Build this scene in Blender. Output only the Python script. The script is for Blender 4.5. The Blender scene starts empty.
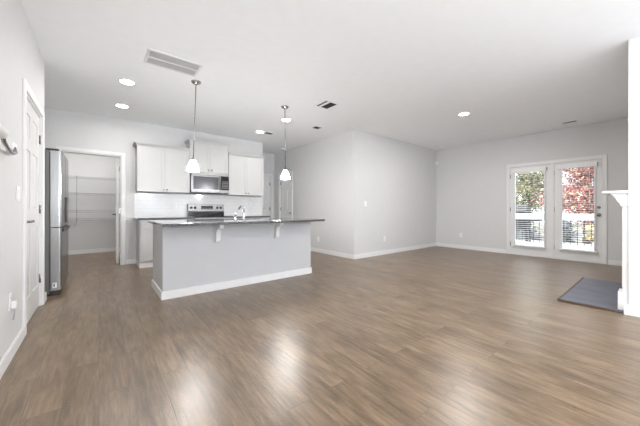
import bpy, bmesh, math, random
from math import radians as R, sin, cos, pi
from mathutils import Vector, Matrix
sc = bpy.context.scene
col = sc.collection

# ------------------------------------------------ camera, sky, lights, exposure
cd = bpy.data.cameras.new('camera'); cam = bpy.data.objects.new('camera', cd); col.objects.link(cam)
cam.location = (0, 0, 1.05); cam.rotation_euler = (R(90), 0, -R(38.8))
cd.sensor_width = 36; cd.sensor_fit = 'HORIZONTAL'; cd.lens = 275/640*36
cd.shift_y = -3.7/640; cd.clip_start = .02; cd.clip_end = 200
sc.camera = cam
vs = sc.view_settings
sc.display_settings.display_device = 'sRGB'
vs.view_transform = 'Standard'; vs.look = 'None'; vs.gamma = 1; vs.use_curve_mapping = False
vs.exposure = 0.2
sc.cycles.use_denoising = True
sc.cycles.max_bounces = 10; sc.cycles.diffuse_bounces = 8; sc.cycles.transparent_max_bounces = 16
sc.cycles.sample_clamp_indirect = 6

SKY = 4.8
w = bpy.data.worlds.new('sky'); sc.world = w; w.use_nodes = True
wn = w.node_tree; bg = wn.nodes['Background']
tc = wn.nodes.new('ShaderNodeTexCoord'); nz = wn.nodes.new('ShaderNodeTexNoise'); nz.inputs['Scale'].default_value = 2.5
rp = wn.nodes.new('ShaderNodeValToRGB'); rp.color_ramp.elements[0].position = .4; rp.color_ramp.elements[0].color = (.72, .82, .98, 1)
rp.color_ramp.elements[1].position = .62; rp.color_ramp.elements[1].color = (.97, .98, 1, 1)
wn.links.new(tc.outputs['Generated'], nz.inputs['Vector']); wn.links.new(nz.outputs['Fac'], rp.inputs['Fac'])
wn.links.new(rp.outputs['Color'], bg.inputs['Color']); bg.inputs['Strength'].default_value = SKY

sd = bpy.data.lights.new('sun', 'SUN'); sd.energy = 3.0; sd.angle = R(4); sd.color = (1, .96, .9)
so = bpy.data.objects.new('sun', sd); col.objects.link(so); so.rotation_euler = (R(-25), R(-42), 0); so.location = (-5, -5, 12)

def area(name, loc, rot, sx, sy, e, color=(1, 1, 1)):
    l = bpy.data.lights.new(name, 'AREA'); l.shape = 'RECTANGLE'; l.size = sx; l.size_y = sy; l.energy = e; l.color = color
    o = bpy.data.objects.new(name, l); col.objects.link(o); o.location = loc; o.rotation_euler = rot
    return o
REAR_W = 0.75; SIDE_W = 82; LIVING_W = 33; PANTRY_W = 20; 
# fill lamps added in the unseen rear windows, tilted up to brighten the ceiling
for x, e in ((.55, 60), (2.0, 40), (3.35, 20)):
    area('window_daylight', (x, -2.93, 1.45), (R(90+60), 0, 0), 1.1, 1.7, e*REAR_W, (.93, .965, 1))
area('side_window_daylight', (-.46, -1.7, 1.35), (R(90+60), 0, R(-75)), 2.2, 1.9, SIDE_W, (.93, .965, 1))  # fill lamp added at the unseen left window, aimed steeply upward
RECESSED_W = 3.2; PENDANT_W = 24; SHADE_E = 60; LENS_E = 30

# ------------------------------------------------ node helpers
def new_mat(name):
    m = bpy.data.materials.new(name); m.use_nodes = True
    return m, m.node_tree, m.node_tree.nodes['Principled BSDF']
def mat(name, c, rough=.5, metal=0, bump=0, bscale=60, vary=0, vscale=8, coat=0, spec=None, stretch=None):
    m, t, p = new_mat(name)
    p.inputs['Base Color'].default_value = (*c, 1); p.inputs['Roughness'].default_value = rough; p.inputs['Metallic'].default_value = metal
    if coat: p.inputs['Coat Weight'].default_value = coat; p.inputs['Coat Roughness'].default_value = .08
    if spec is not None: p.inputs['Specular IOR Level'].default_value = spec
    g = t.nodes.new('ShaderNodeTexCoord'); mp = t.nodes.new('ShaderNodeMapping'); t.links.new(g.outputs['Object'], mp.inputs['Vector'])
    if stretch: mp.inputs['Scale'].default_value = stretch
    n = t.nodes.new('ShaderNodeTexNoise'); n.inputs['Scale'].default_value = vscale; n.inputs['Detail'].default_value = 4
    t.links.new(mp.outputs['Vector'], n.inputs['Vector'])
    r = t.nodes.new('ShaderNodeValToRGB'); v = vary or .01
    r.color_ramp.elements[0].position = .3; r.color_ramp.elements[0].color = (*[max(0, x*(1-v)) for x in c], 1)
    r.color_ramp.elements[1].position = .7; r.color_ramp.elements[1].color = (*[min(1, x*(1+v)) for x in c], 1)
    t.links.new(n.outputs['Fac'], r.inputs['Fac']); t.links.new(r.outputs['Color'], p.inputs['Base Color'])
    if bump:
        b = t.nodes.new('ShaderNodeBump'); b.inputs['Strength'].default_value = bump; b.inputs['Distance'].default_value = .002
        n2 = t.nodes.new('ShaderNodeTexNoise'); n2.inputs['Scale'].default_value = bscale; n2.inputs['Detail'].default_value = 3
        t.links.new(mp.outputs['Vector'], n2.inputs['Vector']); t.links.new(n2.outputs['Fac'], b.inputs['Height']); t.links.new(b.outputs['Normal'], p.inputs['Normal'])
    return m
def emis(name, c, s):
    m, t, p = new_mat(name); p.inputs['Base Color'].default_value = (*c, 1)
    p.inputs['Emission Color'].default_value = (*c, 1); p.inputs['Emission Strength'].default_value = s
    return m

WALL = mat('wall_paint', (.66, .66, .66), .6, bump=.15, bscale=250)
CEIL = mat('ceiling_paint', (.905, .92, .935), .8, bump=.2, bscale=180)
DOORP = mat('door_paint', (.66, .66, .655), .38)
ISLAND = mat('island_paint', (.55, .555, .568), .55, bump=.1, bscale=250)  # wall paint darkened, the island's shade put into its colour
TRIM = mat('trim_paint', (.79, .79, .785), .35)
CAB = mat('cabinet_paint', (.55, .55, .545), .35)
PLASTIC = mat('white_plastic', (.85, .85, .85), .4)
STEEL = mat('brushed_steel', (.30, .30, .30), .42, 1, vary=.08, vscale=40, stretch=(1, 1, .05))
FRIDGE = mat('fridge_steel', (.38, .38, .38), .24, 1, vary=.06, vscale=40, stretch=(1, 1, .05))
STEELD = mat('grey_side_panel', (.20, .20, .195), .45, .3)
NICKEL = mat('brushed_nickel', (.36, .35, .34), .25, 1)
CHROME = mat('chrome', (.75, .75, .76), .1, 1)
BLACK = mat('black_glass', (.015, .015, .017), .08)
DARK = mat('dark_plastic', (.03, .03, .03), .45)
SMOKED = mat('smoked_glass', (.07, .07, .075), .2, .3)
VOID = mat('dark_duct', (.02, .02, .02), .8)
GRILLGREY = mat('grey_louvre', (.42, .42, .42), .6)
LOUV = mat('grey_enamel', (.60, .60, .60), .5)
VENTW = mat('white_enamel', (.8, .8, .8), .45)
SLATE = mat('slate_tile', (.12, .125, .16), .5, vary=.18, vscale=5, bump=.3, bscale=40)
WOODEDGE = mat('dark_wood_edge', (.09, .06, .045), .5)
WIRE = mat('white_wire', (.5, .5, .5), .4)
WIRED = mat('grey_wire', (.35, .35, .35), .4)
LENS = emis('lamp_lens', (1, .97, .93), LENS_E)
SHADE = emis('frosted_glass', (1, .985, .965), SHADE_E)
BULB = emis('bulb_glow', (1, .975, .95), 8)

def floor_mat():
    m, t, p = new_mat('vinyl_planks'); N = t.nodes; L = t.links
    g = N.new('ShaderNodeNewGeometry'); s = N.new('ShaderNodeSeparateXYZ'); c = N.new('ShaderNodeCombineXYZ')
    L.new(g.outputs['Position'], s.inputs[0]); L.new(s.outputs['Y'], c.inputs['X']); L.new(s.outputs['X'], c.inputs['Y'])
    b = N.new('ShaderNodeTexBrick'); b.offset = .37; b.offset_frequency = 2; L.new(c.outputs[0], b.inputs['Vector'])
    b.inputs['Scale'].default_value = 1; b.inputs['Brick Width'].default_value = 1.22; b.inputs['Row Height'].default_value = .152
    b.inputs['Mortar Size'].default_value = .0016; b.inputs['Mortar Smooth'].default_value = .2
    b.inputs['Color1'].default_value = (0, 0, 0, 1); b.inputs['Color2'].default_value = (1, 1, 1, 1); b.inputs['Mortar'].default_value = (.5, .5, .5, 1)
    # grain, shifted from plank to plank
    ad = N.new('ShaderNodeVectorMath'); ad.operation = 'MULTIPLY_ADD'; L.new(b.outputs['Color'], ad.inputs[0]); ad.inputs[1].default_value = (37, 11, 5); L.new(g.outputs['Position'], ad.inputs[2])
    mp = N.new('ShaderNodeMapping'); mp.inputs['Scale'].default_value = (22, 2.0, 1); L.new(ad.outputs[0], mp.inputs['Vector'])
    n = N.new('ShaderNodeTexNoise'); n.inputs['Scale'].default_value = 2.2; n.inputs['Detail'].default_value = 7; n.inputs['Roughness'].default_value = .65; n.inputs['Distortion'].default_value = .25
    L.new(mp.outputs[0], n.inputs['Vector'])
    mp2 = N.new('ShaderNodeMapping'); mp2.inputs['Scale'].default_value = (5, 1.6, 1); L.new(ad.outputs[0], mp2.inputs['Vector'])
    n2 = N.new('ShaderNodeTexNoise'); n2.inputs['Scale'].default_value = 2.2; n2.inputs['Detail'].default_value = 5; L.new(mp2.outputs[0], n2.inputs['Vector'])
    def mth(op, a, bb):
        q = N.new('ShaderNodeMath'); q.operation = op
        for i, v in enumerate((a, bb)):
            if isinstance(v, (int, float)): q.inputs[i].default_value = v
            else: L.new(v, q.inputs[i])
        return q.outputs[0]
    v = mth('ADD', mth('ADD', mth('MULTIPLY', b.outputs['Color'], .13), mth('MULTIPLY', n.outputs['Fac'], .85)), mth('MULTIPLY', n2.outputs['Fac'], .56))
    r = N.new('ShaderNodeValToRGB'); L.new(v, r.inputs['Fac'])
    e = r.color_ramp.elements; e[0].position = .48; e[0].color = (.082, .052, .029, 1); e[1].position = 1.0; e[1].color = (.262, .185, .116, 1)
    k = r.color_ramp.elements.new(.72); k.color = (.152, .103, .062, 1)
    mx = N.new('ShaderNodeMixRGB'); L.new(b.outputs['Fac'], mx.inputs['Fac']); L.new(r.outputs['Color'], mx.inputs['Color1']); mx.inputs['Color2'].default_value = (.09, .065, .05, 1)
    L.new(mx.outputs[0], p.inputs['Base Color'])
    p.inputs['Specular IOR Level'].default_value = .7
    rr = mth('ADD', mth('MULTIPLY', n.outputs['Fac'], .06), .275); L.new(rr, p.inputs['Roughness'])
    bm = N.new('ShaderNodeBump'); bm.inputs['Strength'].default_value = .5; bm.inputs['Distance'].default_value = .002
    n3 = N.new('ShaderNodeTexNoise'); n3.inputs['Scale'].default_value = 55; n3.inputs['Detail'].default_value = 3; L.new(g.outputs['Position'], n3.inputs['Vector'])
    h = mth('SUBTRACT', mth('ADD', mth('MULTIPLY', n.outputs['Fac'], .6), n3.outputs['Fac']), mth('MULTIPLY', b.outputs['Fac'], 1.5))
    L.new(h, bm.inputs['Height']); L.new(bm.outputs[0], p.inputs['Normal'])
    return m
FLOOR = floor_mat()

def granite():
    m, t, p = new_mat('speckled_granite'); N = t.nodes; L = t.links
    g = N.new('ShaderNodeNewGeometry')
    v = N.new('ShaderNodeTexVoronoi'); v.inputs['Scale'].default_value = 260; L.new(g.outputs['Position'], v.inputs['Vector'])
    n = N.new('ShaderNodeTexNoise'); n.inputs['Scale'].default_value = 60; n.inputs['Detail'].default_value = 6; L.new(g.outputs['Position'], n.inputs['Vector'])
    s = N.new('ShaderNodeSeparateColor'); L.new(v.outputs['Color'], s.inputs[0])
    a = N.new('ShaderNodeMath'); a.operation = 'MULTIPLY_ADD'; L.new(s.outputs[0], a.inputs[0]); a.inputs[1].default_value = .7; L.new(n.outputs['Fac'], a.inputs[2])
    r = N.new('ShaderNodeValToRGB'); e = r.color_ramp.elements
    e[0].position = .45; e[0].color = (.012, .012, .014, 1); e[1].position = 1.0; e[1].color = (.22, .22, .23, 1)
    k = e.new(.8); k.color = (.05, .05, .054, 1)
    L.new(a.outputs[0], r.inputs['Fac']); L.new(r.outputs[0], p.inputs['Base Color'])
    p.inputs['Roughness'].default_value = .06
    return m
GRANITE = granite()

def tile():
    m, t, p = new_mat('white_subway_tile'); N = t.nodes; L = t.links
    g = N.new('ShaderNodeNewGeometry'); s = N.new('ShaderNodeSeparateXYZ'); c = N.new('ShaderNodeCombineXYZ')
    L.new(g.outputs['Position'], s.inputs[0]); L.new(s.outputs['X'], c.inputs['X']); L.new(s.outputs['Z'], c.inputs['Y'])
    b = N.new('ShaderNodeTexBrick'); L.new(c.outputs[0], b.inputs['Vector'])
    b.inputs['Scale'].default_value = 1; b.inputs['Brick Width'].default_value = .152; b.inputs['Row Height'].default_value = .076; b.inputs['Mortar Size'].default_value = .003
    b.inputs['Color1'].default_value = (.80, .80, .80, 1); b.inputs['Color2'].default_value = (.78, .78, .78, 1); b.inputs['Mortar'].default_value = (.70, .70, .70, 1)
    L.new(b.outputs['Color'], p.inputs['Base Color']); p.inputs['Roughness'].default_value = .12
    bm = N.new('ShaderNodeBump'); bm.inputs['Strength'].default_value = .6; bm.inputs['Distance'].default_value = .002; bm.invert = True
    L.new(b.outputs['Fac'], bm.inputs['Height']); L.new(bm.outputs[0], p.inputs['Normal'])
    return m
TILE = tile()

def glass():
    m = bpy.data.materials.new('window_glass'); m.use_nodes = True; t = m.node_tree; N = t.nodes; L = t.links
    N.remove(N['Principled BSDF']); o = N['Material Output']
    tr = N.new('ShaderNodeBsdfTransparent'); tr.inputs[0].default_value = (.95, .97, .96, 1)
    gl = N.new('ShaderNodeBsdfGlossy'); gl.inputs['Roughness'].default_value = .02
    f = N.new('ShaderNodeFresnel'); f.inputs[0].default_value = 1.3
    nz = N.new('ShaderNodeTexNoise'); nz.inputs['Scale'].default_value = 3; bm = N.new('ShaderNodeBump'); bm.inputs['Strength'].default_value = .02
    L.new(nz.outputs['Fac'], bm.inputs['Height']); L.new(bm.outputs[0], gl.inputs['Normal'])
    mx = N.new('ShaderNodeMixShader'); L.new(f.outputs[0], mx.inputs[0]); L.new(tr.outputs[0], mx.inputs[1]); L.new(gl.outputs[0], mx.inputs[2]); L.new(mx.outputs[0], o.inputs[0])
    return m
GLASS = glass()

def leafmat(name, cols):
    m, t, p = new_mat(name); N = t.nodes; L = t.links
    g = N.new('ShaderNodeNewGeometry'); r = N.new('ShaderNodeValToRGB'); r.color_ramp.interpolation = 'CONSTANT'
    cols = [tuple(v*.85 for v in c) for c in cols]; e = r.color_ramp.elements; e[0].color = (*cols[0], 1); e[1].position = 1/len(cols); e[1].color = (*cols[1], 1)
    for i, c in enumerate(cols[2:]):
        q = e.new((i+2)/len(cols)); q.color = (*c, 1)
    L.new(g.outputs['Random Per Island'], r.inputs[0]); L.new(r.outputs[0], p.inputs['Base Color']); p.inputs['Roughness'].default_value = .6
    return m

# ------------------------------------------------ mesh builder
class MB:
    def __init__(s, T=None): s.v = []; s.f = []; s.T = T; s.sm = []
    def add(s, vs, fs, smooth=False):
        n = len(s.v)
        for p in vs:
            p = Vector(p); s.v.append(tuple(s.T @ p) if s.T else tuple(p))
        for f in fs: s.f.append([n+i for i in f]); s.sm.append(smooth)
        return s
    def box(s, x0, x1, y0, y1, z0, z1, b=0):
        if x1 < x0: x0, x1 = x1, x0
        if y1 < y0: y0, y1 = y1, y0
        if z1 < z0: z0, z1 = z1, z0
        if b <= 0:
            v = [(x0,y0,z0),(x1,y0,z0),(x1,y1,z0),(x0,y1,z0),(x0,y0,z1),(x1,y0,z1),(x1,y1,z1),(x0,y1,z1)]
            return s.add(v, [(0,3,2,1),(4,5,6,7),(0,1,5,4),(1,2,6,5),(2,3,7,6),(3,0,4,7)])
        b = min(b, (x1-x0)*.45, (y1-y0)*.45, (z1-z0)*.45)
        bm = bmesh.new(); bmesh.ops.create_cube(bm, size=1)
        for q in bm.verts: q.co = Vector(((x0+x1)/2+q.co.x*(x1-x0), (y0+y1)/2+q.co.y*(y1-y0), (z0+z1)/2+q.co.z*(z1-z0)))
        bmesh.ops.bevel(bm, geom=list(bm.edges), offset=b, segments=2, affect='EDGES', profile=.5)
        bm.verts.index_update()
        s.add([q.co.copy() for q in bm.verts], [[q.index for q in f.verts] for f in bm.faces]); bm.free(); return s
    def tube(s, pts, r, n=10, cap=True):
        pts = [Vector(p) for p in pts]; rs = r if isinstance(r, (list, tuple)) else [r]*len(pts)
        vs = []; up = None
        for i, p in enumerate(pts):
            d = (pts[min(i+1, len(pts)-1)] - pts[max(i-1, 0)]).normalized()
            if up is None: up = Vector((0, 0, 1)) if abs(d.z) < .9 else Vector((1, 0, 0))
            a = d.cross(up).normalized(); up = a.cross(d).normalized()
            for k in range(n):
                t = 2*pi*k/n; vs.append(p + a*cos(t)*rs[i] + up*sin(t)*rs[i])
        fs = [(i*n+k, i*n+(k+1) % n, (i+1)*n+(k+1) % n, (i+1)*n+k) for i in range(len(pts)-1) for k in range(n)]
        if cap: fs += [tuple(range(n))[::-1], tuple((len(pts)-1)*n+k for k in range(n))]
        return s.add(vs, fs, True)
    def lathe(s, prof, c=(0, 0, 0), n=24, axis='z', smooth=True):
        vs = []
        for r, h in prof:
            for k in range(n):
                t = 2*pi*k/n; a, b = r*cos(t), r*sin(t)
                q = {'z': (a, b, h), 'x': (h, a, b), 'y': (b, h, a)}[axis]
                vs.append((c[0]+q[0], c[1]+q[1], c[2]+q[2]))
        fs = [(i*n+k, i*n+(k+1) % n, (i+1)*n+(k+1) % n, (i+1)*n+k) for i in range(len(prof)-1) for k in range(n)]
        return s.add(vs, fs, smooth)
    def prism(s, poly, axis, a, b):
        """poly is 2D; axis 'x': (y,z), 'y': (x,z), 'z': (x,y)"""
        f = {'x': lambda p, h: (h, p[0], p[1]), 'y': lambda p, h: (p[0], h, p[1]), 'z': lambda p, h: (p[0], p[1], h)}[axis]
        n = len(poly); vs = [f(p, a) for p in poly] + [f(p, b) for p in poly]
        return s.add(vs, [tuple(range(n)), tuple(range(2*n-1, n-1, -1))] + [(i, (i+1) % n, n+(i+1) % n, n+i) for i in range(n)])
    def build(s, name, m, parent=None, smooth_all=False):
        me = bpy.data.meshes.new(name); me.from_pydata(s.v, [], s.f)
        me.polygons.foreach_set('use_smooth', [True]*len(s.f) if smooth_all else s.sm)
        bm = bmesh.new(); bm.from_mesh(me); bmesh.ops.recalc_face_normals(bm, faces=bm.faces); bm.to_mesh(me); bm.free()
        me.materials.append(m); me.update()
        o = bpy.data.objects.new(name, me); col.objects.link(o)
        if parent:
            # geometry given in world coordinates; store it relative to the parent
            off = Vector((0, 0, 0)); q = parent
            while q: off += q.location; q = q.parent
            if off.length: me.transform(Matrix.Translation(-off))
            o.parent = parent
        return o
def B(name, m, parent, *boxes, bev=0):
    q = MB()
    for b in boxes: q.box(*b, bev)
    return q.build(name, m, parent)
def thing(name, label, cat, loc=(0, 0, 0), group=None):
    o = bpy.data.objects.new(name, None); col.objects.link(o); o.location = loc; o.empty_display_size = .1
    o['label'] = label; o['category'] = cat
    if group: o['group'] = group
    return o
def tag(o, label, cat, group=None, kind=None):
    o['label'] = label; o['category'] = cat
    if group: o['group'] = group
    if kind: o['kind'] = kind
    return o
def struct(o, label, cat): o['kind'] = 'structure'; o['label'] = label; o['category'] = cat; return o
def copy_tree(o, parent=None):
    c = o.copy(); col.objects.link(c)
    if parent: c.parent = parent
    for ch in list(o.children): copy_tree(ch, c)
    return c

H = 2.74; T = .12
# ------------------------------------------------ SETTING
struct(B('floor', FLOOR, None, (-1.4, 7.62, -3.1, 8.75, -.1, 0)), 'brown wood-look vinyl plank floor running through the whole room', 'floor')
struct(B('ceiling', CEIL, None, (-1.4, 7.8, -3.2, 8.8, H, H+.12)), 'smooth white flat ceiling over the whole room', 'ceiling')
struct(B('wall_left', WALL, None, (-.61, -.49, -3.1, -2.85, 0, H), (-.61, -.49, -2.85, -.55, 0, .35), (-.61, -.49, -2.85, -.55, 2.35, H), (-.61, -.49, -.55, 3.35, 0, H), (-.61, -.49, 3.35, 4.25, 2.06, H), (-.61, -.49, 4.25, 4.47, 0, H), (-1.2, -.61, 4.35, 4.47, 0, H)),
       'pale grey wall at the left edge with the white panelled door', 'wall')
struct(B('wall_fridge_side', WALL, None, (-1.32, -1.2, 4.35, 8.72, 0, H)), 'pale grey side wall of the alcove behind the fridge', 'wall')
Y = 6.38
struct(B('wall_back', WALL, None, (-1.2, -.50, Y, Y+T, 0, H), (-.50, .33, Y, Y+T, 2.05, H), (.33, 3.25, Y, Y+T, 0, H), (3.13, 3.25, Y+T, 7.42, 0, H)),
       'pale grey kitchen wall holding the cabinets and the pantry doorway', 'wall')
struct(B('wall_pantry_back', WALL, None, (-1.2, 1.2, 8.6, 8.72, 0, H)), 'pale grey back wall inside the pantry, seen through the doorway', 'wall')
struct(B('wall_pantry_right', WALL, None, (1.08, 1.2, Y+T, 8.6, 0, H)), 'pale grey right wall inside the pantry', 'wall')
struct(B('wall_hall_end', WALL, None, (3.13, 3.40, 7.42, 7.54, 0, H), (3.40, 4.06, 7.42, 7.54, 2.05, H), (4.06, 4.18, 7.42, 7.54, 0, H)), 'pale grey end wall of the short hall right of the kitchen', 'wall')
struct(B('wall_hall_right', WALL, None, (4.18, 4.30, 4.18, 6.46, 0, H), (4.18, 4.30, 6.46, 7.10, 2.05, H), (4.18, 4.30, 7.10, 7.54, 0, H)), 'pale grey wall running from the projecting corner back into the hall', 'wall')
struct(B('wall_middle', WALL, None, (4.18, 7.55, 4.06, 4.18, 0, H)), 'pale grey wall between the projecting corner and the far corner', 'wall')
struct(B('wall_right', WALL, None, (7.55, 7.67, -.1, .70, 0, H), (7.55, 7.67, .70, 2.26, 2.05, H), (7.55, 7.67, 2.26, 4.30, 0, H)), 'pale grey wall that holds the two glazed patio doors', 'wall')
struct(B('wall_fireplace', WALL, None, (4.12, 7.55, .09, .21, 0, H), (4.12, 4.24, -3.1, .09, 0, H)), 'pale wall end at the right edge that carries the fireplace', 'wall')
# rear wall; its three unseen window openings are added to light the room
q = MB(); xs = [-.61, .0, 1.1, 1.45, 2.55, 2.8, 3.9, 4.24]
q.box(-.61, 4.24, -3.1, -2.98, 0, .6); q.box(-.61, 4.24, -3.1, -2.98, 2.3, H)
for a, b in ((-.61, 0), (1.1, 1.45), (2.55, 2.8), (3.9, 4.24)): q.box(a, b, -3.1, -2.98, .6, 2.3)
struct(q.build('wall_rear', WALL), 'pale grey rear wall with windows behind the viewer', 'wall')
for i, (a, b) in enumerate(((0, 1.1), (1.45, 2.55), (2.8, 3.9))):
    o = struct(B('window_%d' % (i+1), TRIM, None, (a, a+.05, -3.1, -2.98, .6, 2.3), (b-.05, b, -3.1, -2.98, .6, 2.3), (a+.05, b-.05, -3.1, -2.98, .6, .65), (a+.05, b-.05, -3.1, -2.98, 2.25, 2.3), (a+.05, b-.05, -3.06, -3.02, 1.43, 1.47)),
               'white framed window in the rear wall', 'window')

struct(B('window_4', TRIM, None, (-.61, -.49, -2.85, -2.80, .35, 2.35), (-.61, -.49, -.60, -.55, .35, 2.35), (-.61, -.49, -2.80, -.60, .35, .40), (-.61, -.49, -2.80, -.60, 2.30, 2.35), (-.57, -.53, -1.72, -1.68, .40, 2.30)),
       'white framed window in the left wall behind the viewer', 'window')  # made-up window, gives extra light from the left
# baseboards
bh, bt = .095, .016
def base(name, label, *segs):
    q = MB()
    for x0, x1, y0, y1 in segs:
        q.box(x0, x1, y0, y1, 0, bh-.012, 0); 
        # small top chamfer
        q.box(x0+(.004 if x1-x0 < .03 else 0), x1-(.004 if x1-x0 < .03 else 0), y0+(.004 if y1-y0 < .03 else 0), y1-(.004 if y1-y0 < .03 else 0), bh-.012, bh)
    return struct(q.build(name, TRIM), label, 'baseboard')
base('baseboard_left', 'white baseboard along the left wall beside the panelled door', (-.49, -.49+bt, -2.98, 3.27), (-.49, -.49+bt, 4.32, 4.47+bt), (-1.2, -.49, 4.47, 4.47+bt))
base('baseboard_back', 'white baseboard on the kitchen wall between pantry and cabinets', (.40, .55, Y-bt, Y), (-1.2, -.57, Y-bt, Y))
base('baseboard_pantry', 'white baseboard on the pantry back wall', (-1.2, 1.08, 8.6-bt, 8.6), (-1.2, -1.2+bt, 6.5, 8.6), (1.08-bt, 1.08, 6.5, 8.6))
base('baseboard_hall', 'white baseboard along the wall running into the hall', (4.18-bt, 4.18, 4.06-bt, 6.40), (4.18-bt, 4.18, 7.16, 7.42), (3.25, 3.34, 7.42-bt, 7.42), (3.25, 3.25+bt, Y-bt, 7.42))
base('baseboard_middle', 'white baseboard under the wall between the two corners', (4.18, 7.55, 4.06-bt, 4.06))
base('baseboard_right', 'white baseboard along the patio door wall', (7.55-bt, 7.55, 2.32, 4.06), (7.55-bt, 7.55, .21, .64))
base('baseboard_fireplace', 'white baseboard round the wall end at the right edge', (4.12-.028, 4.12, -2.98, .21+.030), (4.12, 4.138, .21, .21+.030))
base('baseboard_rear', 'white baseboard on the rear wall', (-.49, 4.12, -2.98, -2.98+bt))

# casings (trim_n); on x-faces or y-faces
def casing_x(name, label, x, sgn, y0, y1, z, w=.065, t=.018, depth=.12):
    """opening y0..y1 in a wall whose room face is at x; sgn = direction of the room"""
    a, b = (x, x+sgn*t)
    q = MB()
    q.box(a, b, y0-w, y0, 0, z+w, .004); q.box(a, b, y1, y1+w, 0, z+w, .004); q.box(a, b, y0-.0, y1+.0, z, z+w, .004)
    q.box(x, x-sgn*depth, y0, y0+.015, 0, z); q.box(x, x-sgn*depth, y1-.015, y1, 0, z); q.box(x, x-sgn*depth, y0+.015, y1-.015, z-.015, z)
    return struct(q.build(name, TRIM), label, 'door casing')
def casing_y(name, label, y, sgn, x0, x1, z, w=.065, t=.018, depth=.12):
    q = MB(); a, b = y, y+sgn*t
    q.box(x0-w, x0, a, b, 0, z+w, .004); q.box(x1, x1+w, a, b, 0, z+w, .004); q.box(x0, x1, a, b, z, z+w, .004)
    q.box(x0, x0+.015, y, y-sgn*depth, 0, z); q.box(x1-.015, x1, y, y-sgn*depth, 0, z); q.box(x0+.015, x1-.015, y, y-sgn*depth, z-.015, z)
    return struct(q.build(name, TRIM), label, 'door casing')
casing_x('trim_1', 'white casing round the panelled door in the left wall', -.49, 1, 3.35, 4.25, 2.06, w=.07)
casing_y('trim_2', 'white casing round the open pantry doorway', Y, -1, -.50, .33, 2.05, w=.06)
casing_y('trim_3', 'white casing round the hall end door', 7.42, -1, 3.40, 4.06, 2.05)
casing_x('trim_4', 'white casing round the door in the hall side wall', 4.18, -1, 6.46, 7.10, 2.05)

# panelled doors
def slab(q, w, h, t, panels, both=True):
    """local: x 0..w, y 0..t (y=0 is the seen face), z 0..h. panels: (x0,x1,z0,z1)"""
    q.box(0, w, .007, t-.007, 0, h)
    for ya, yb in ((0, .007), (t-.007, t)):
        xs = sorted({0, w} | {p[0] for p in panels} | {p[1] for p in panels}); zs = sorted({0, h} | {p[2] for p in panels} | {p[3] for p in panels})
        for i in range(len(xs)-1):
            for j in range(len(zs)-1):
                cx, cz = (xs[i]+xs[i+1])/2, (zs[j]+zs[j+1])/2
                if not any(p[0] < cx < p[1] and p[2] < cz < p[3] for p in panels): q.box(xs[i], xs[i+1], ya, yb, zs[j], zs[j+1])
        for x0, x1, z0, z1 in panels:
            g, k = .018, .022; yo = .0075 if ya == 0 else t-.0075; yi = .0015 if ya == 0 else t-.0015
            a = [(x0+g, yo, z0+g), (x1-g, yo, z0+g), (x1-g, yo, z1-g), (x0+g, yo, z1-g)]
            b = [(x0+g+k, yi, z0+g+k), (x1-g-k, yi, z0+g+k), (x1-g-k, yi, z1-g-k), (x0+g+k, yi, z1-g-k)]
            q.add(a+b, [(0, 1, 5, 4), (1, 2, 6, 5), (2, 3, 7, 6), (3, 0, 4, 7), (4, 5, 6, 7)])
def six(w, h):
    a, m = .11, .06; c0, c1 = w/2-m, w/2+m
    rows = ((.23, .86), (1.03, 1.58), (1.70, h-.12))
    return [(x0, x1, z0, z1) for x0, x1 in ((a, c0), (c1, w-a)) for z0, z1 in rows]
def frame_mat(o, u, n):  # local x->u, y->n (into wall), z up
    M = Matrix.Identity(4); u = Vector(u); n = Vector(n)
    for i in range(3): M[i][0] = u[i]; M[i][1] = n[i]; M[i][2] = (0, 0, 1)[i]; M[i][3] = o[i]
    return M
def lever(parent, M, x, z, d):
    """lever set on the face y=0, lever pointing along local x*d"""
    q = MB(M); q.lathe([(0, 0), (.032, 0), (.032, -.008), (.024, -.014), (.011, -.016), (.010, -.05), (.0, -.052)], (x, 0, z), 20, 'y')
    q.tube([(x, -.045, z), (x+d*.03, -.052, z+.002), (x+d*.075, -.05, z+.004), (x+d*.115, -.046, z-.004)], [.010, .010, .009, .007], 10)
    return q.build('door_handle', NICKEL, parent)
def hinge(parent, M, x, z):
    q = MB(M); q.box(x-.016, x+.016, -.003, .004, z-.045, z+.045); q.tube([(x, -.008, z-.048), (x, -.008, z+.048)], .0065, 8)
    return q.build('hinge', NICKEL, parent)
# door_1: left wall, seen face +X at x=-.50; local x along +y
M1 = frame_mat((-.505, 3.37, .012), (0, 1, 0), (-1, 0, 0)); q = MB(M1); slab(q, .86, 2.03, .036, six(.86, 2.03)); d = q.build('door_1', DOORP)
struct(d, 'white six-panel door with lever handle in the left wall', 'door')
lever(d, M1, .065, .93, 1)
for z in (.29, 1.04, 1.79): hinge(d, M1, .857, z)
# door_2: pantry leaf swung open into the pantry, along +y at x~.30
M2 = frame_mat((.262, 6.52, .012), (.02, 1, 0), (1, -.02, 0)); q = MB(M2); slab(q, .79, 2.01, .036, six(.79, 2.01)); d = q.build('door_2', TRIM)
struct(d, 'white pantry door swung open inward, seen edge-on', 'door'); lever(d, M2, .725, .93, -1)
for z in (.22, 1.02, 1.82):
    MB().box(.298, .302, 6.49, 6.515, z-.045, z+.045).box(.296, .312, 6.478, 6.492, z-.045, z+.045).build('hinge', NICKEL, d)
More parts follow.
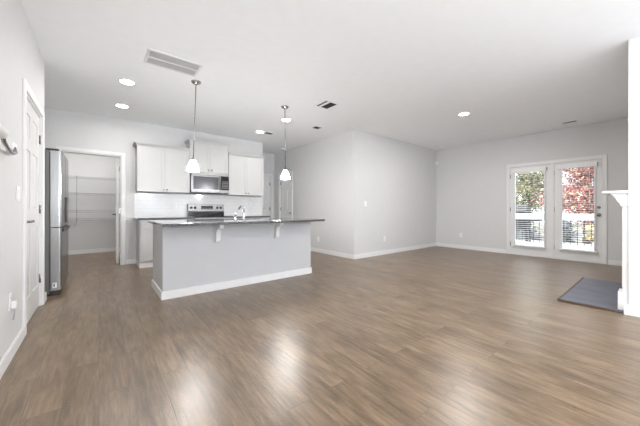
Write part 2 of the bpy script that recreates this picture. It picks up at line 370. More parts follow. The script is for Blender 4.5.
# door_3 hall end wall (faces -Y); door_4 hall side wall (faces -X)
M3 = frame_mat((3.42, 7.44, .012), (1, 0, 0), (0, 1, 0)); q = MB(M3); slab(q, .62, 2.02, .036, six(.62, 2.02)); d = q.build('door_3', TRIM)
struct(d, 'white panelled door at the end of the hall beside the cabinets', 'door'); lever(d, M3, .06, .93, 1)
for z in (.25, 1.05, 1.8): hinge(d, M3, .616, z)
M4 = frame_mat((4.20, 7.08, .012), (0, -1, 0), (1, 0, 0)); q = MB(M4); slab(q, .60, 2.02, .036, six(.60, 2.02)); d = q.build('door_4', TRIM)
struct(d, 'white six-panel door in the hall side wall behind the pendant', 'door'); lever(d, M4, .54, .93, -1)
for z in (.25, 1.05, 1.8): hinge(d, M4, .006, z)

# patio doors: opening y .70..2.26 in x=7.55
X = 7.55
q = MB(); t_ = .02
q.box(X-t_, X, 2.25, 2.31, 0, 2.10, .004); q.box(X-t_, X, .655, .71, 0, 2.10, .004); q.box(X-t_, X, .71, 2.25, 2.03, 2.10, .004)
q.box(X-.012, X+.12, 1.44, 1.49, .03, 2.03); q.box(X, X+.12, 2.235, 2.26, .03, 2.05); q.box(X, X+.12, .70, .725, .03, 2.05); q.box(X, X+.12, .725, 2.235, 2.02, 2.05)
q.box(X-.01, X+.12, .70, 2.26, 0, .03, .003)
struct(q.build('trim_5', TRIM), 'white frame and threshold round the pair of patio doors', 'door casing')
def patio(name, label, y0, y1, g0, g1, knobs):
    z0, z1, gz0, gz1 = .035, 2.015, .235, 1.90
    x0, x1 = X+.005, X+.05
    o = struct(MB().box(x0, x1, y0, g0, z0, z1).box(x0, x1, g1, y1, z0, z1).box(x0, x1, g0, g1, z0, gz0).box(x0, x1, g0, g1, gz1, z1).build(name, TRIM), label, 'door')
    # raised glazing frame
    MB().box(x0-.014, x0, g0-.03, g0, gz0-.03, gz1+.03, .004).box(x0-.014, x0, g1, g1+.03, gz0-.03, gz1+.03, .004).box(x0-.014, x0, g0, g1, gz0-.03, gz0, .004).box(x0-.014, x0, g0, g1, gz1, gz1+.03, .004).build('window_frame', TRIM, o)
    B('glass', GLASS, o, (x0+.028, x0+.032, g0, g1, gz0, gz1))
    for z in (.25, 1.05, 1.82):
        MB().box(x0-.003, x0+.002, y1-.002, y1+.014, z-.045, z+.045).tube([(x0-.006, y1+.006, z-.048), (x0-.006, y1+.006, z+.048)], .006, 8).build('hinge', NICKEL, o)
    if knobs:
        MB().lathe([(0, -.062), (.020, -.060), (.027, -.045), (.022, -.03), (.012, -.022), (.012, -.008), (.032, -.006), (.032, 0)], (x0, .765, .94), 20, 'x').build('door_handle', NICKEL, o)
        MB().lathe([(0, -.028), (.012, -.028), (.014, -.012), (.027, -.010), (.027, 0)], (x0, .765, 1.085), 20, 'x').box(x0-.04, x0-.02, .759, .771, 1.07, 1.10).build('deadbolt', NICKEL, o)
    return o
patio('door_5', 'left white patio door with a full-height blind-covered pane', 1.493, 2.233, 1.61, 2.145, False)
patio('door_6', 'right white patio door with blind, deadbolt and knob', .727, 1.437, .834, 1.311, True)
def blind(label, g0, g1):
    x = X-.045; t = thing('window_blind', label, 'blind', (x, (g0+g1)/2, .2), 'blinds on the patio doors')
    B('valance', PLASTIC, t, (x-.035, x-.027, g0-.055, g1+.055, 1.885, 1.965), (x-.035, x+.035, g0-.055, g0-.047, 1.885, 1.965), (x-.035, x+.035, g1+.047, g1+.055, 1.885, 1.965), bev=.002)
    B('headrail', PLASTIC, t, (x-.024, x+.034, g0-.045, g1+.045, 1.905, 1.955))
    B('bottom_rail', PLASTIC, t, (x-.026, x+.026, g0-.045, g1+.045, .205, .235), bev=.004)
    for yy in (g0-.043, g1+.043): B('hold_down_bracket', PLASTIC, t, (x+.0, x+.033, yy-.006, yy+.006, .2, .24))
    q = MB(); z = .275
    while z < 1.885:
        a = R(3); c, s_ = .025*cos(a), .025*sin(a)
        q.add([(x-c, g0-.03, z-s_-.0012), (x+c, g0-.03, z+s_-.0012), (x+c, g1+.03, z+s_-.0012), (x-c, g1+.03, z-s_-.0012),
               (x-c, g0-.03, z-s_+.0012), (x+c, g0-.03, z+s_+.0012), (x+c, g1+.03, z+s_+.0012), (x-c, g1+.03, z-s_+.0012)],
              [(0, 3, 2, 1), (4, 5, 6, 7), (0, 1, 5, 4), (1, 2, 6, 5), (2, 3, 7, 6), (3, 0, 4, 7)])
        z += .0455
    q.build('slats', PLASTIC, t)
    q = MB()
    for yy in (g0+.06, g1-.06):
        for xx in (x-.027, x+.027): q.tube([(xx, yy, .22), (xx, yy, 1.91)], .0012, 5)
    q.build('ladder_cord', PLASTIC, t)
    MB().tube([(x-.04, g1-.02, 1.0), (x-.04, g1-.02, 1.89)], .004, 6).build('tilt_wand', PLASTIC, t)
blind('white slatted blind on the left patio door', 1.61, 2.145)
blind('white slatted blind on the right patio door', .834, 1.311)

# ------------------------------------------------ KITCHEN
CZ = .895
def shaker(parent, face, x0, x1, z0, z1, name='door', knob=None, fr=.055):
    """cabinet door on a face y=face (facing -Y)"""
    M = frame_mat((x0, face-.019, z0), (1, 0, 0), (0, 1, 0)); w, h = x1-x0, z1-z0; f = min(fr, h*.3)
    q = MB(M); q.box(f, w-f, .005, .019, f, h-f); q.box(0, f, 0, .019, 0, h, .001); q.box(w-f, w, 0, .019, 0, h, .001); q.box(f, w-f, 0, .019, 0, f); q.box(f, w-f, 0, .019, h-f, h)
    d = q.build(name, CAB, parent)
    if knob:
        MB(M).lathe([(0, -.026), (.013, -.024), (.015, -.017), (.007, -.010), (.006, 0)], (knob[0]-x0, 0, knob[1]-z0), 12, 'y').build('knob', NICKEL, d)
    return d
def upper(label, x0, x1, z0, z1, kz, sides=(1, 1)):
    f = 6.06; t = thing('upper_cabinet', label, 'cabinet', ((x0+x1)/2, Y, z0), 'white wall cabinets')
    B('body', CAB, t, (x0, x1, f, Y-.001, z0, z1))
    m = (x0+x1)/2
    shaker(t, f, x0+.001, m-.001, z0+.002, z1-.004, knob=(m-.035, kz)); shaker(t, f, m+.001, x1-.001, z0+.002, z1-.004, knob=(m+.035, kz))
    # crown moulding: profile swept along front and both sides
    q = MB()
    for k, (o, za, zb) in enumerate(((.006, 0, .014), (.016, .014, .026), (.030, .026, .040), (.044, .040, .054))):
        q.box(x0-(o if sides[0] else 0), x1+(o if sides[1] else 0), f-.019-o, Y-.001, z1-.004+za, z1-.004+zb)
    q.build('crown_moulding', CAB, t)
    return t
upper('white wall cabinet nearest the pantry, over the left counter', .548, 1.447, 1.385, 2.235, 1.43, (1, 0))
upper('raised white wall cabinet directly over the microwave', 1.452, 2.240, 1.835, 2.43, 1.88)
upper('white wall cabinet at the right end, above the right counter', 2.250, 3.112, 1.375, 2.265, 1.42, (0, 1))

def base_cab(label, x0, x1):
    f = 5.80; t = thing('base_cabinet', label, 'cabinet', ((x0+x1)/2, Y, 0), 'white base cabinets')
    B('body', CAB, t, (x0, x1, f, Y-.001, .10, CZ-.031)); B('toe_kick', TRIM, t, (x0+.005, x1-.005, f+.02, f+.05, 0, .10), (x0, x0+.018, f+.05, Y-.02, 0, .10), (x1-.018, x1, f+.05, Y-.02, 0, .10))
    m = (x0+x1)/2
    for a, b, kx in ((x0+.02, m-.0015, m-.04), (m+.0015, x1-.01, m+.04)):
        shaker(t, f, a, b, .70, CZ-.045, 'drawer', ((a+b)/2, .775), .04); shaker(t, f, a, b, .115, .69, knob=(kx, .64))
base_cab('white base cabinet left of the stove, nearest the pantry', .56, 1.463)
base_cab('white base cabinet right of the stove, mostly behind the island', 2.242, 3.09)
o = B('countertop', GRANITE, None, (.525, 1.466, 5.75, Y-.001, CZ-.030, CZ), bev=.004); tag(o, 'dark speckled stone worktop on the cabinet left of the stove', 'countertop', 'wall-side worktops')
o = B('countertop', GRANITE, None, (2.239, 3.13, 5.75, Y-.001, CZ-.030, CZ), bev=.004); tag(o, 'dark speckled stone worktop on the cabinet right of the stove', 'countertop', 'wall-side worktops')
o = B('tile_backsplash', TILE, None, (.53, 3.225, Y-.012, Y-.0005, CZ+.001, 1.374)); o['label'] = 'glossy white subway tile backsplash between worktops and wall cabinets'; o['category'] = 'backsplash'

# range
rx0, rx1 = 1.470, 2.235; t = thing('kitchen_range', 'freestanding stainless range with black glass top against the tiles', 'stove', ((rx0+rx1)/2, 6.1, 0))
B('body', STEEL, t, (rx0, rx1, 5.76, 6.36, .04, .885), bev=.004); B('cooktop', BLACK, t, (rx0+.002, rx1-.002, 5.74, 6.30, .885, .905), bev=.004)
for x, y, r in ((1.66, 5.90, .10), (2.05, 5.90, .085), (1.66, 6.15, .075), (2.05, 6.15, .095)):
    MB().lathe([(r, .9052), (r-.004, .9056), (r-.008, .9052)], (x, y, 0), 28).build('burner_ring', STEELD, t)
bk = B('backguard', STEEL, t, (rx0, rx1, 6.29, 6.36, 1.0, 1.165), bev=.008); B('lower_backguard', BLACK, t, (rx0+.003, rx1-.003, 6.285, 6.36, .905, 1.0))
B('display', BLACK, t, (1.735, 1.985, 6.284, 6.29, 1.05, 1.125))
q = MB()
for k in range(8): q.box(1.75+k*.029, 1.768+k*.029, 6.2825, 6.2842, 1.066, 1.078)
q.build('display_buttons', STEELD, t)
for x in (1.535, 1.615, 2.085, 2.16):
    MB().lathe([(0, -.03), (.018, -.03), (.021, -.004), (.028, -.002), (.028, 0)], (x, 6.29, 1.085), 16, 'y').build('knob', DARK, t)
B('oven_door', STEEL, t, (rx0+.004, rx1-.004, 5.735, 5.76, .22, .86), bev=.006); B('oven_window', BLACK, t, (rx0+.1, rx1-.1, 5.732, 5.736, .36, .68))
MB().tube([(rx0+.06, 5.735, .79), (rx0+.06, 5.69, .79)], .008).tube([(rx1-.06, 5.735, .79), (rx1-.06, 5.69, .79)], .008).tube([(rx0+.03, 5.69, .79), (rx1-.03, 5.69, .79)], .012).build('handle', STEEL, t)
B('drawer', STEEL, t, (rx0+.004, rx1-.004, 5.74, 5.76, .06, .21), bev=.004); B('plinth', DARK, t, (rx0+.02, rx1-.02, 5.80, 6.30, 0, .04))

# microwave
mx0, mx1, mf = 1.457, 2.236, 5.985
t = thing('microwave', 'stainless over-the-range microwave under the raised cabinet', 'microwave', ((mx0+mx1)/2, Y, 1.40))
B('body', STEELD, t, (mx0, mx1, mf+.03, Y-.002, 1.40, 1.832)); 
B('vent_strip', STEEL, t, (mx0, mx1, mf, mf+.03, 1.765, 1.832), bev=.004)
dr = B('door', STEEL, t, (mx0, 2.055, mf, mf+.03, 1.405, 1.762), bev=.004); B('window', SMOKED, dr, (mx0+.045, 2.01, mf-.003, mf+.001, 1.468, 1.735))
B('control_panel', BLACK, t, (2.058, mx1, mf-.001, mf+.03, 1.468, 1.762), bev=.003)
B('panel_foot', STEEL, t, (2.058, mx1, mf, mf+.03, 1.405, 1.466), bev=.003)
q = MB()
for i in range(3):
    for j in range(5): q.box(2.088+i*.044, 2.118+i*.044, mf-.0025, mf-.0005, 1.50+j*.034, 1.52+j*.034)
q.build('buttons', STEELD, t); 
MB().tube([(2.032, mf, 1.47), (2.032, mf-.035, 1.475), (2.032, mf-.035, 1.725), (2.032, mf, 1.73)], .009, 8).build('handle', STEEL, t)
B('underside', DARK, t, (mx0+.02, mx1-.02, mf+.03, Y-.03, 1.392, 1.40))

# refrigerator (faces +X)
fx, fy0, fy1, fz = -.35, 4.60, 5.51, 1.775
t = thing('refrigerator', 'stainless french-door refrigerator beyond the end of the left wall', 'refrigerator', (-.75, 5.05, 0))
B('body', STEELD, t, (-1.17, fx-.115, fy0+.004, fy1-.004, .03, fz-.012), bev=.006)
ym = (fy0+fy1)/2
def fdoor(name, y0, y1, z0, z1):
    q = MB(); n = 6; r = .03
    # plan outline of the door with rounded outer corners
    pl = [(fx-.105, y0), ] + [(fx-r+r*sin(a), y0+r-r*cos(a)) for a in [k*pi/2/n for k in range(n+1)]] + [(fx-r+r*cos(a), y1-r+r*sin(a)) for a in [k*pi/2/n for k in range(n+1)]] + [(fx-.105, y1)]
    return q.prism(pl, 'z', z0, z1).build(name, FRIDGE, t)
d1 = fdoor('door', fy0, ym-.003, .835, fz-.015); d2 = fdoor('door', ym+.003, fy1, .835, fz-.015); d3 = fdoor('freezer_drawer', fy0, fy1, .07, .825)
for dd, ya, yb in ((d1, ym-.10, ym-.012), (d2, ym+.012, ym+.045)):
    B('handle', DARK, dd, (fx-.002, fx+.012, ya, yb, .875, 1.21), bev=.004)
B('handle', DARK, d3, (fx-.002, fx+.014, fy0+.03, fy1-.03, .775, .815), bev=.004)
B('gasket', DARK, t, (fx-.113, fx-.106, fy0+.012, fy1-.012, .09, fz-.03))
for yy in (fy0+.05, fy1-.05): MB().box(fx-.15, fx-.03, yy-.03, yy+.03, fz-.013, fz+.012, .008).build('hinge_cover', DARK, t)
B('toe_grille', DARK, t, (-1.1, fx-.03, fy0+.03, fy1-.03, 0, .07))
B('label_sticker', PLASTIC, t, (fx-.085, fx-.045, fy0-.0012, fy0-.0002, .10, .165))['label'] = 'small white label sticker'
B('label_print', DARK, t, (fx-.077, fx-.066, fy0-.002, fy0-.0012, .115, .15))

# ------------------------------------------------ ISLAND
ix0, ix1, iy0, iy1 = .575, 2.715, 3.625, 4.36
t = thing('kitchen_island', 'long pale grey kitchen island with white corbels and baseboard', 'island', ((ix0+ix1)/2, 3.9, 0))
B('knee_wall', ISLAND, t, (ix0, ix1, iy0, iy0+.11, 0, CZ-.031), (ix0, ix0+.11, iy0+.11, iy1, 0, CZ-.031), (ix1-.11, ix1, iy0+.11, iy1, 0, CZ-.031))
b_ = bt
B('baseboard', TRIM, t, (ix0-b_, ix1+b_, iy0-b_, iy0, 0, bh), (ix0-b_, ix0, iy0, iy1, 0, bh), (ix1, ix1+b_, iy0, iy1, 0, bh), bev=.003)
B('cabinet_box', CAB, t, (ix0+.11, ix1-.11, iy0+.11, iy1+.0, .10, CZ-.22), (ix0+.01, ix0+.11, iy1, iy1+.02, .10, CZ-.031), (ix1-.11, ix1-.01, iy1, iy1+.02, .10, CZ-.031))
nd = 4; wd = (ix1-ix0-.24)/nd
for k in range(nd):
    a = ix0+.12+k*wd
    MB().box(a+.003, a+wd-.003, iy1, iy1+.019, .115, .68, .003).box(a+.06, a+wd-.06, iy1+.019, iy1+.021, .17, .62).build('door', CAB, t)
    MB().box(a+.003, a+wd-.003, iy1, iy1+.019, .69, CZ-.04, .003).build('drawer', CAB, t)
for cx in (1.19, 2.055):
    q = MB(); w_ = .027; zt = CZ-.031
    q.box(cx-w_-.006, cx+w_+.006, iy0-.012, iy0, zt-.245, zt, .002)
    pr_ = [(iy0-.012, zt-.235), (iy0-.060, zt-.235), (iy0-.072, zt-.215), (iy0-.078, zt-.13), (iy0-.095, zt-.085), (iy0-.14, zt-.06), (iy0-.19, zt-.05), (iy0-.20, zt-.03), (iy0-.20, zt), (iy0-.012, zt)]
    q.prism(pr_, 'x', cx-w_, cx+w_)
    q.build('corbel', TRIM, t)
# worktop with a cut-out for the sink
kx0, kx1, ky0, ky1 = 1.42, 2.12, 3.93, 4.33; cy0, cy1, cx0, cx1 = 3.29, 4.47, .525, 2.745
q = MB(); z0, z1 = CZ-.030, CZ
xs = [cx0, kx0, kx1, cx1]; ys = [cy0, ky0, ky1, cy1]
vv = [(x, y, z) for z in (z0, z1) for y in ys for x in xs]; ff = []
for j in range(3):
    for i in range(3):
        if (i, j) == (1, 1): continue
        a = j*4+i; ff += [(a, a+4, a+5, a+1), (16+a, 16+a+1, 16+a+5, 16+a+4)]
for i in range(3): ff += [(i, i+1, 17+i, 16+i), (12+i, 28+i, 29+i, 13+i), (i*4, 16+i*4, 20+i*4, i*4+4), (3+i*4, 7+i*4, 23+i*4, 19+i*4)]
ff += [(5, 21, 22, 6), (9, 10, 26, 25), (5, 9, 25, 21), (6, 22, 26, 10)]
q.add(vv, ff); o = q.build('island_worktop', GRANITE); tag(o, 'long dark speckled stone worktop lying on the island', 'countertop')
bv = o.modifiers.new('bevel', 'BEVEL'); bv.width = .004; bv.segments = 2; bv.limit_method = 'ANGLE'
# sink
t = thing('kitchen_sink', 'stainless undermount sink set into the island worktop', 'sink', (1.77, 4.13, .70))
a, b, c, d_ = kx0, kx1, ky0, ky1
B('basin', STEEL, t, (a-.012, a, c-.012, d_+.012, .70, z0), (b, b+.012, c-.012, d_+.012, .70, z0), (a, b, c-.012, c, .70, z0), (a, b, d_, d_+.012, .70, z0), (a, b, c, d_, .688, .70))
MB().lathe([(.045, .702), (.04, .704), (.012, .7015), (0, .7015)], (1.77, 4.13, 0), 20).build('drain', CHROME, t)
# faucet
fx_, fy_ = 1.665, 3.87
t = thing('kitchen_faucet', 'chrome single-spout faucet standing on the island worktop', 'faucet', (fx_, fy_, CZ))
MB().lathe([(0, 0), (.03, 0), (.03, .008), (.022, .02), (.019, .05), (.019, .12), (.016, .13), (0, .13)], (fx_, fy_, CZ), 20).build('body', CHROME, t)
MB().tube([(fx_, fy_, CZ+.12), (fx_, fy_, CZ+.17), (fx_, fy_+.03, CZ+.20), (fx_, fy_+.09, CZ+.205), (fx_, fy_+.15, CZ+.185), (fx_, fy_+.17, CZ+.155)], [.014, .013, .012, .012, .012, .013], 12).build('spout', CHROME, t)
MB().tube([(fx_, fy_-.015, CZ+.12), (fx_-.02, fy_-.03, CZ+.16), (fx_-.035, fy_-.05, CZ+.20)], [.008, .007, .006], 8).build('handle', CHROME, t)
t = thing('side_sprayer', 'small chrome side sprayer left of the faucet on the worktop', 'sprayer', (1.545, 3.87, CZ))
MB().lathe([(0, 0), (.024, 0), (.022, .012), (.014, .018), (.013, .05), (0, .05)], (1.545, 3.87, CZ), 16).build('holder', CHROME, t)
MB().tube([(1.545, 3.87, CZ+.05), (1.54, 3.868, CZ+.08), (1.52, 3.86, CZ+.105)], [.012, .014, .017], 10).build('spray_head', CHROME, t)

# ------------------------------------------------ PENDANTS
def pendant(label, top, bot):
    t = thing('pendant_lamp', label, 'pendant lamp', (top[0], top[1], H), 'pendant lamps over the island')
    MB().lathe([(0, H), (.062, H), (.062, H-.008), (.05, H-.022), (.018, H-.03), (.008, H-.045), (0, H-.045)], (top[0], top[1], 0), 24).build('canopy', NICKEL, t)
    zt = 1.695; top = Vector(top); bot = Vector(bot)
    def at(z): return bot+(top-bot)*((z-bot.z)/(top.z-bot.z))
    MB().tube([at(H-.03), at(zt+.02)], .0055, 8).build('rod', NICKEL, t)
    c = at(zt); MB().lathe([(0, .045), (.012, .045), (.022, .03), (.024, 0), (0, 0)], (c.x, c.y, zt-.01), 18).build('socket_cap', NICKEL, t)
    c = at(1.63); s = MB().lathe([(.024, 1.690), (.030, 1.684), (.044, 1.655), (.060, 1.615), (.072, 1.575), (.077, 1.548), (.074, 1.548), (.069, 1.575), (.057, 1.615), (.041, 1.655), (.027, 1.682)], (c.x, c.y, 0), 28).build('lamp_shade', SHADE, t)
    MB().lathe([(0, 1.68), (.012, 1.68), (.014, 1.65), (.028, 1.61), (.030, 1.595), (.022, 1.575), (0, 1.57)], (c.x, c.y, 0), 16).build('bulb', BULB, t)
    l = bpy.data.lights.new('pendant_light', 'POINT'); l.energy = PENDANT_W; l.shadow_soft_size = .05; l.color = (1, .975, .95)
    lo = bpy.data.objects.new('pendant_light', l); col.objects.link(lo); lo.parent = t; lo.location = (c.x-t.location.x, c.y-t.location.y, 1.50-H)
pendant('left pendant lamp with white bell glass shade over the island', (1.005, 3.87, H), (.955, 3.84, 1.545))
pendant('right pendant lamp with white bell glass shade over the island end', (2.385, 3.89, H), (2.385, 3.87, 1.545))

# ------------------------------------------------ RECESSED LIGHTS
t = thing('recessed_light', 'x', 'ceiling light', (0, 0, H), 'recessed ceiling lights')
MB().lathe([(.098, H), (.098, H-.004), (.088, H-.007), (.076, H-.003), (.076, H)], (0, 0, 0), 32).build('trim_ring', VENTW, t)
MB().lathe([(.076, H-.002), (.04, H-.004), (0, H-.0045)], (0, 0, 0), 32).build('lens', LENS, t)
l = bpy.data.lights.new('downlight', 'AREA'); l.shape = 'DISK'; l.size = .15; l.energy = RECESSED_W; l.spread = R(145); l.color = (1, .975, .95)
lo = bpy.data.objects.new('downlight', l); col.objects.link(lo); lo.parent = t; lo.location = (0, 0, -.012)
spots = [((.29, 4.45), 'nearer recessed light of the pair above the pantry side'), ((.295, 5.535), 'farther recessed light of the pair, nearest the pantry doorway'),
         ((2.745, 5.51), 'recessed light above the right wall cabinet'), ((2.76, 4.46), 'recessed light right behind the right pendant rod'),
         ((5.045, 2.20), 'lone recessed light in the living area ceiling')]
for i, ((x, y), lab) in enumerate(spots):
    o = t if i == 0 else copy_tree(t)
    o.location = (x, y, H); o['label'] = lab
def relamp(o, e, spread=180):
    for ch in o.children:
        if ch.type == 'LIGHT': ch.data = ch.data.copy(); ch.data.energy = e; ch.data.spread = R(spread)
relamp(o, LIVING_W)
for ob in bpy.data.objects:
    if ob.name.startswith('recessed_light') and ob.location.x < 1: relamp(ob, 6.2, 170)
o = copy_tree(o); o.location = (2.45, .25, H); o['label'] = 'recessed living area light above the viewer'  # unseen lamp, added to brighten the living area

# ------------------------------------------------ VENTS
t = thing('return_vent', 'large white rectangular ceiling vent with two louvred panels, left of the pendant', 'ceiling vent', (.68, 3.54, H))
x0, x1, y0, y1 = .40, .955, 3.365, 3.72; w_ = .028; ymid = (y0+y1)/2
B('frame', VENTW, t, (x0, x1, y0, y0+w_, H-.012, H), (x0, x1, y1-w_, y1, H-.012, H), (x0, x0+w_, y0+w_, y1-w_, H-.012, H), (x1-w_, x1, y0+w_, y1-w_, H-.012, H), (x0+w_, x1-w_, ymid-.012, ymid+.012, H-.012, H), bev=.002)
B('backing', GRILLGREY, t, (x0+w_, x1-w_, y0+w_, y1-w_, H-.002, H-.0005))
q = MB(); yy = y0+w_+.008
while yy < y1-w_-.004:
    if abs(yy-ymid) > .016: q.box(x0+w_, x1-w_, yy, yy+.004, H-.007, H-.002)
    yy += .0125
q.build('louvres', LOUV, t)
t = thing('supply_vent', 'open black ceiling register with a white bar, right of the pendants', 'ceiling vent', (2.87, 3.395, H), 'ceiling registers')
B('duct_opening', VOID, t, (2.755, 2.985, 3.27, 3.525, H-.003, H-.0005))
B('frame', VENTW, t, (2.745, 2.995, 3.26, 3.272, H-.007, H), (2.745, 2.995, 3.523, 3.535, H-.007, H), (2.745, 2.757, 3.272, 3.523, H-.007, H), (2.983, 2.995, 3.272, 3.523, H-.007, H), (2.795, 2.845, 3.272, 3.523, H-.007, H), bev=.001)
def small_vent(label, cx, cy, sx, sy):
    t = thing('supply_vent', label, 'ceiling vent', (cx, cy, H), 'ceiling registers')
    B('duct_opening', VOID, t, (cx-sx/2, cx+sx/2, cy-sy/2, cy+sy/2, H-.003, H-.0005))
    B('frame', VENTW, t, (cx-sx/2-.02, cx+sx/2+.02, cy-sy/2-.02, cy-sy/2, H-.007, H), (cx-sx/2-.02, cx+sx/2+.02, cy+sy/2, cy+sy/2+.02, H-.007, H), (cx-sx/2-.02, cx-sx/2, cy-sy/2, cy+sy/2, H-.007, H), (cx+sx/2, cx+sx/2+.02, cy-sy/2, cy+sy/2, H-.007, H), bev=.001)
    q = MB()
    for k in range(1, 4): 
        xx = cx-sx/2+k*sx/4
        q.box(xx-.003, xx+.003, cy-sy/2, cy+sy/2, H-.006, H-.003)
    q.build('louvres', VOID, t)
small_vent('small dark ceiling register in front of the projecting wall corner', 3.51, 4.47, .15, .13)
small_vent('small dark ceiling register beside the light above the right cabinet', 2.94, 5.47, .17, .12)
small_vent('slim dark ceiling register above the patio doors', 7.10, 1.12, .07, .19)
t = thing('smoke_detector', 'small round white smoke detector on the hall ceiling', 'smoke detector', (3.98, 6.6, H))
MB().lathe([(0, H-.035), (.04, H-.035), (.058, H-.028), (.066, H-.008), (.066, H)], (3.98, 6.6, 0), 24).build('housing', PLASTIC, t)
MB().lathe([(0, H-.038), (.016, H-.038), (.018, H-.034)], (3.98, 6.6, 0), 14).build('test_button', GRILLGREY, t)
t = thing('motion_sensor', 'tiny white sensor high in the far wall corner', 'sensor', (7.53, 4.02, 2.36))
MB().prism([(7.549, 4.059), (7.549, 3.99), (7.50, 4.01), (7.49, 4.059)], 'z', 2.31, 2.41).build('housing', PLASTIC, t)
B('lens', GRILLGREY, t, (7.497, 7.503, 4.018, 4.040, 2.33, 2.36))

# ------------------------------------------------ WALL PLATES
def plate(kind, label, o, u, n, gang=1, group=None):
    """o centre on the wall surface, u along the wall, n into the wall"""
    t = thing('light_switch' if kind == 's' else 'wall_outlet', label, 'light switch' if kind == 's' else 'outlet', o, group)
    M = frame_mat(o, u, n); w = .035+.023*(gang-1)
    MB(M).box(-w, w, -.006, 0, -.058, .058, .003).build('cover_plate', PLASTIC, t)
    for g in range(gang):
        c = (g-(gang-1)/2)*.046
        if kind == 's': MB(M).box(c-.016, c+.016, -.0095, -.005, -.033, .033, .002).build('rocker', PLASTIC, t)
        else:
            for s in (-.022, .022):
                sk = MB(M).box(-.017, .017, -.008, -.005, s-.015, s+.015, .003).build('socket', PLASTIC, t)
                MB(M).box(-.008, -.005, -.0085, -.0078, s-.004, s+.006).box(.005, .008, -.0085, -.0078, s-.004, s+.006).build('slots', DARK, sk)
    return t
LU, LN = (0, 1, 0), (-1, 0, 0)
plate('s', 'white light switch beside the panelled door on the left wall', (-.489, 3.12, 1.17), LU, LN, 2)
to = plate('o', 'white outlet near the floor on the left wall', (-.489, 2.87, .40), LU, LN)
t = thing('plug_adapter', 'white plug-in adapter in the left wall outlet', 'plug adapter', (-.46, 2.87, .37))
B('body', PLASTIC, t, (-.479, -.455, 2.852, 2.888, .352, .40), bev=.005); MB().tube([(-.466, 2.87, .352), (-.466, 2.87, .31), (-.47, 2.866, .27)], .004, 8).build('stub', GRILLGREY, t)
plate('s', 'white light switch on the wall right of the projecting corner', (4.535, 4.059, 1.17), (1, 0, 0), (0, 1, 0))
plate('o', 'white outlet low on the wall between the two corners', (5.19, 4.059, .36), (1, 0, 0), (0, 1, 0))
plate('o', 'white outlet low on the patio door wall', (7.549, 3.37, .36), (0, -1, 0), (1, 0, 0))
plate('o', 'white outlet low on the hall wall behind the island end', (4.179, 5.26, .32), (0, -1, 0), (1, 0, 0))
plate('o', 'outlet on the tile backsplash left of the stove', (1.24, 6.367, 1.12), (1, 0, 0), (0, 1, 0))
plate('o', 'outlet on the tile backsplash right of the stove', (2.90, 6.367, 1.18), (1, 0, 0), (0, 1, 0))

# handrail on the left wall
t = thing('handrail', 'rounded white rail on a curved metal bracket at the left edge', 'handrail', (-.43, 2.5, 1.5))
q = MB(); q.tube([(-.43, 1.0, 1.48), (-.43, 2.33, 1.48), (-.43, 2.36, 1.48), (-.43, 2.372, 1.48)], [.033, .033, .026, .010], 16); q.build('rail', TRIM, t)
MB().box(-.49, -.480, 2.93, 3.05, 1.48, 1.535, .003).build('wall_plate', PLASTIC, t)
MB().tube([(-.482, 2.97, 1.50), (-.465, 2.90, 1.455), (-.462, 2.80, 1.432), (-.45, 2.62, 1.43), (-.44, 2.45, 1.455), (-.435, 2.35, 1.50)], [.010, .011, .011, .011, .011, .010], 8).build('bracket', NICKEL, t)

# ------------------------------------------------ PANTRY SHELVES
def wshelf(label, z, m):
    t = thing('wire_shelf', label, 'shelf', (-.1, 8.4, z), 'wire shelves in the pantry')
    xa, xb, ya, yb = -1.19, 1.07, 8.20, 8.595
    q = MB(); q.tube([(xa, ya, z), (xb, ya, z)], .006, 6); q.tube([(xa, yb, z), (xb, yb, z)], .004, 6); q.tube([(xa, ya-.002, z-.045), (xb, ya-.002, z-.045)], .006, 6); q.tube([(xa, 8.4, z-.004), (xb, 8.4, z-.004)], .003, 6)
    x = xa+.02
    while x < xb:
        q.box(x-.0013, x+.0013, ya, yb, z-.001, z+.0015); q.box(x-.0013, x+.0013, ya-.003, ya, z-.045, z); x += .026
    q.build('wire_deck', m, t)
    for x in (-.75, .1, .85):
        MB().box(x-.008, x+.008, 8.575, 8.599, z-.02, z+.012).build('wall_clip', m, t)
for z, lab in ((1.79, 'topmost white wire shelf in the pantry'), (1.42, 'second white wire shelf from the top in the pantry'), (1.03, 'third white wire shelf from the top in the pantry'), (.84, 'lowest white wire shelf in the pantry')):
    wshelf(lab, z, WIRE)
t = thing('shelf_support_pole', 'thin grey upright strap hanging in front of the pantry shelves', 'shelf support', (-.385, 8.19, 1.8))
MB().tube([(-.385, 8.188, 1.80), (-.385, 8.188, .78), (-.42, 8.188, .66)], .007, 8).build('strap', WIRED, t)
for z in (1.79, 1.42, 1.03, .84): B('clip', WIRED, t, (-.397, -.373, 8.182, 8.198, z-.05, z+.008))
# unseen ceiling light added to brighten the pantry
t2 = copy_tree(bpy.data.objects['recessed_light']); t2.location = (-.1, 7.45, H); t2['label'] = 'ceiling light inside the pantry'; relamp(t2, PANTRY_W)

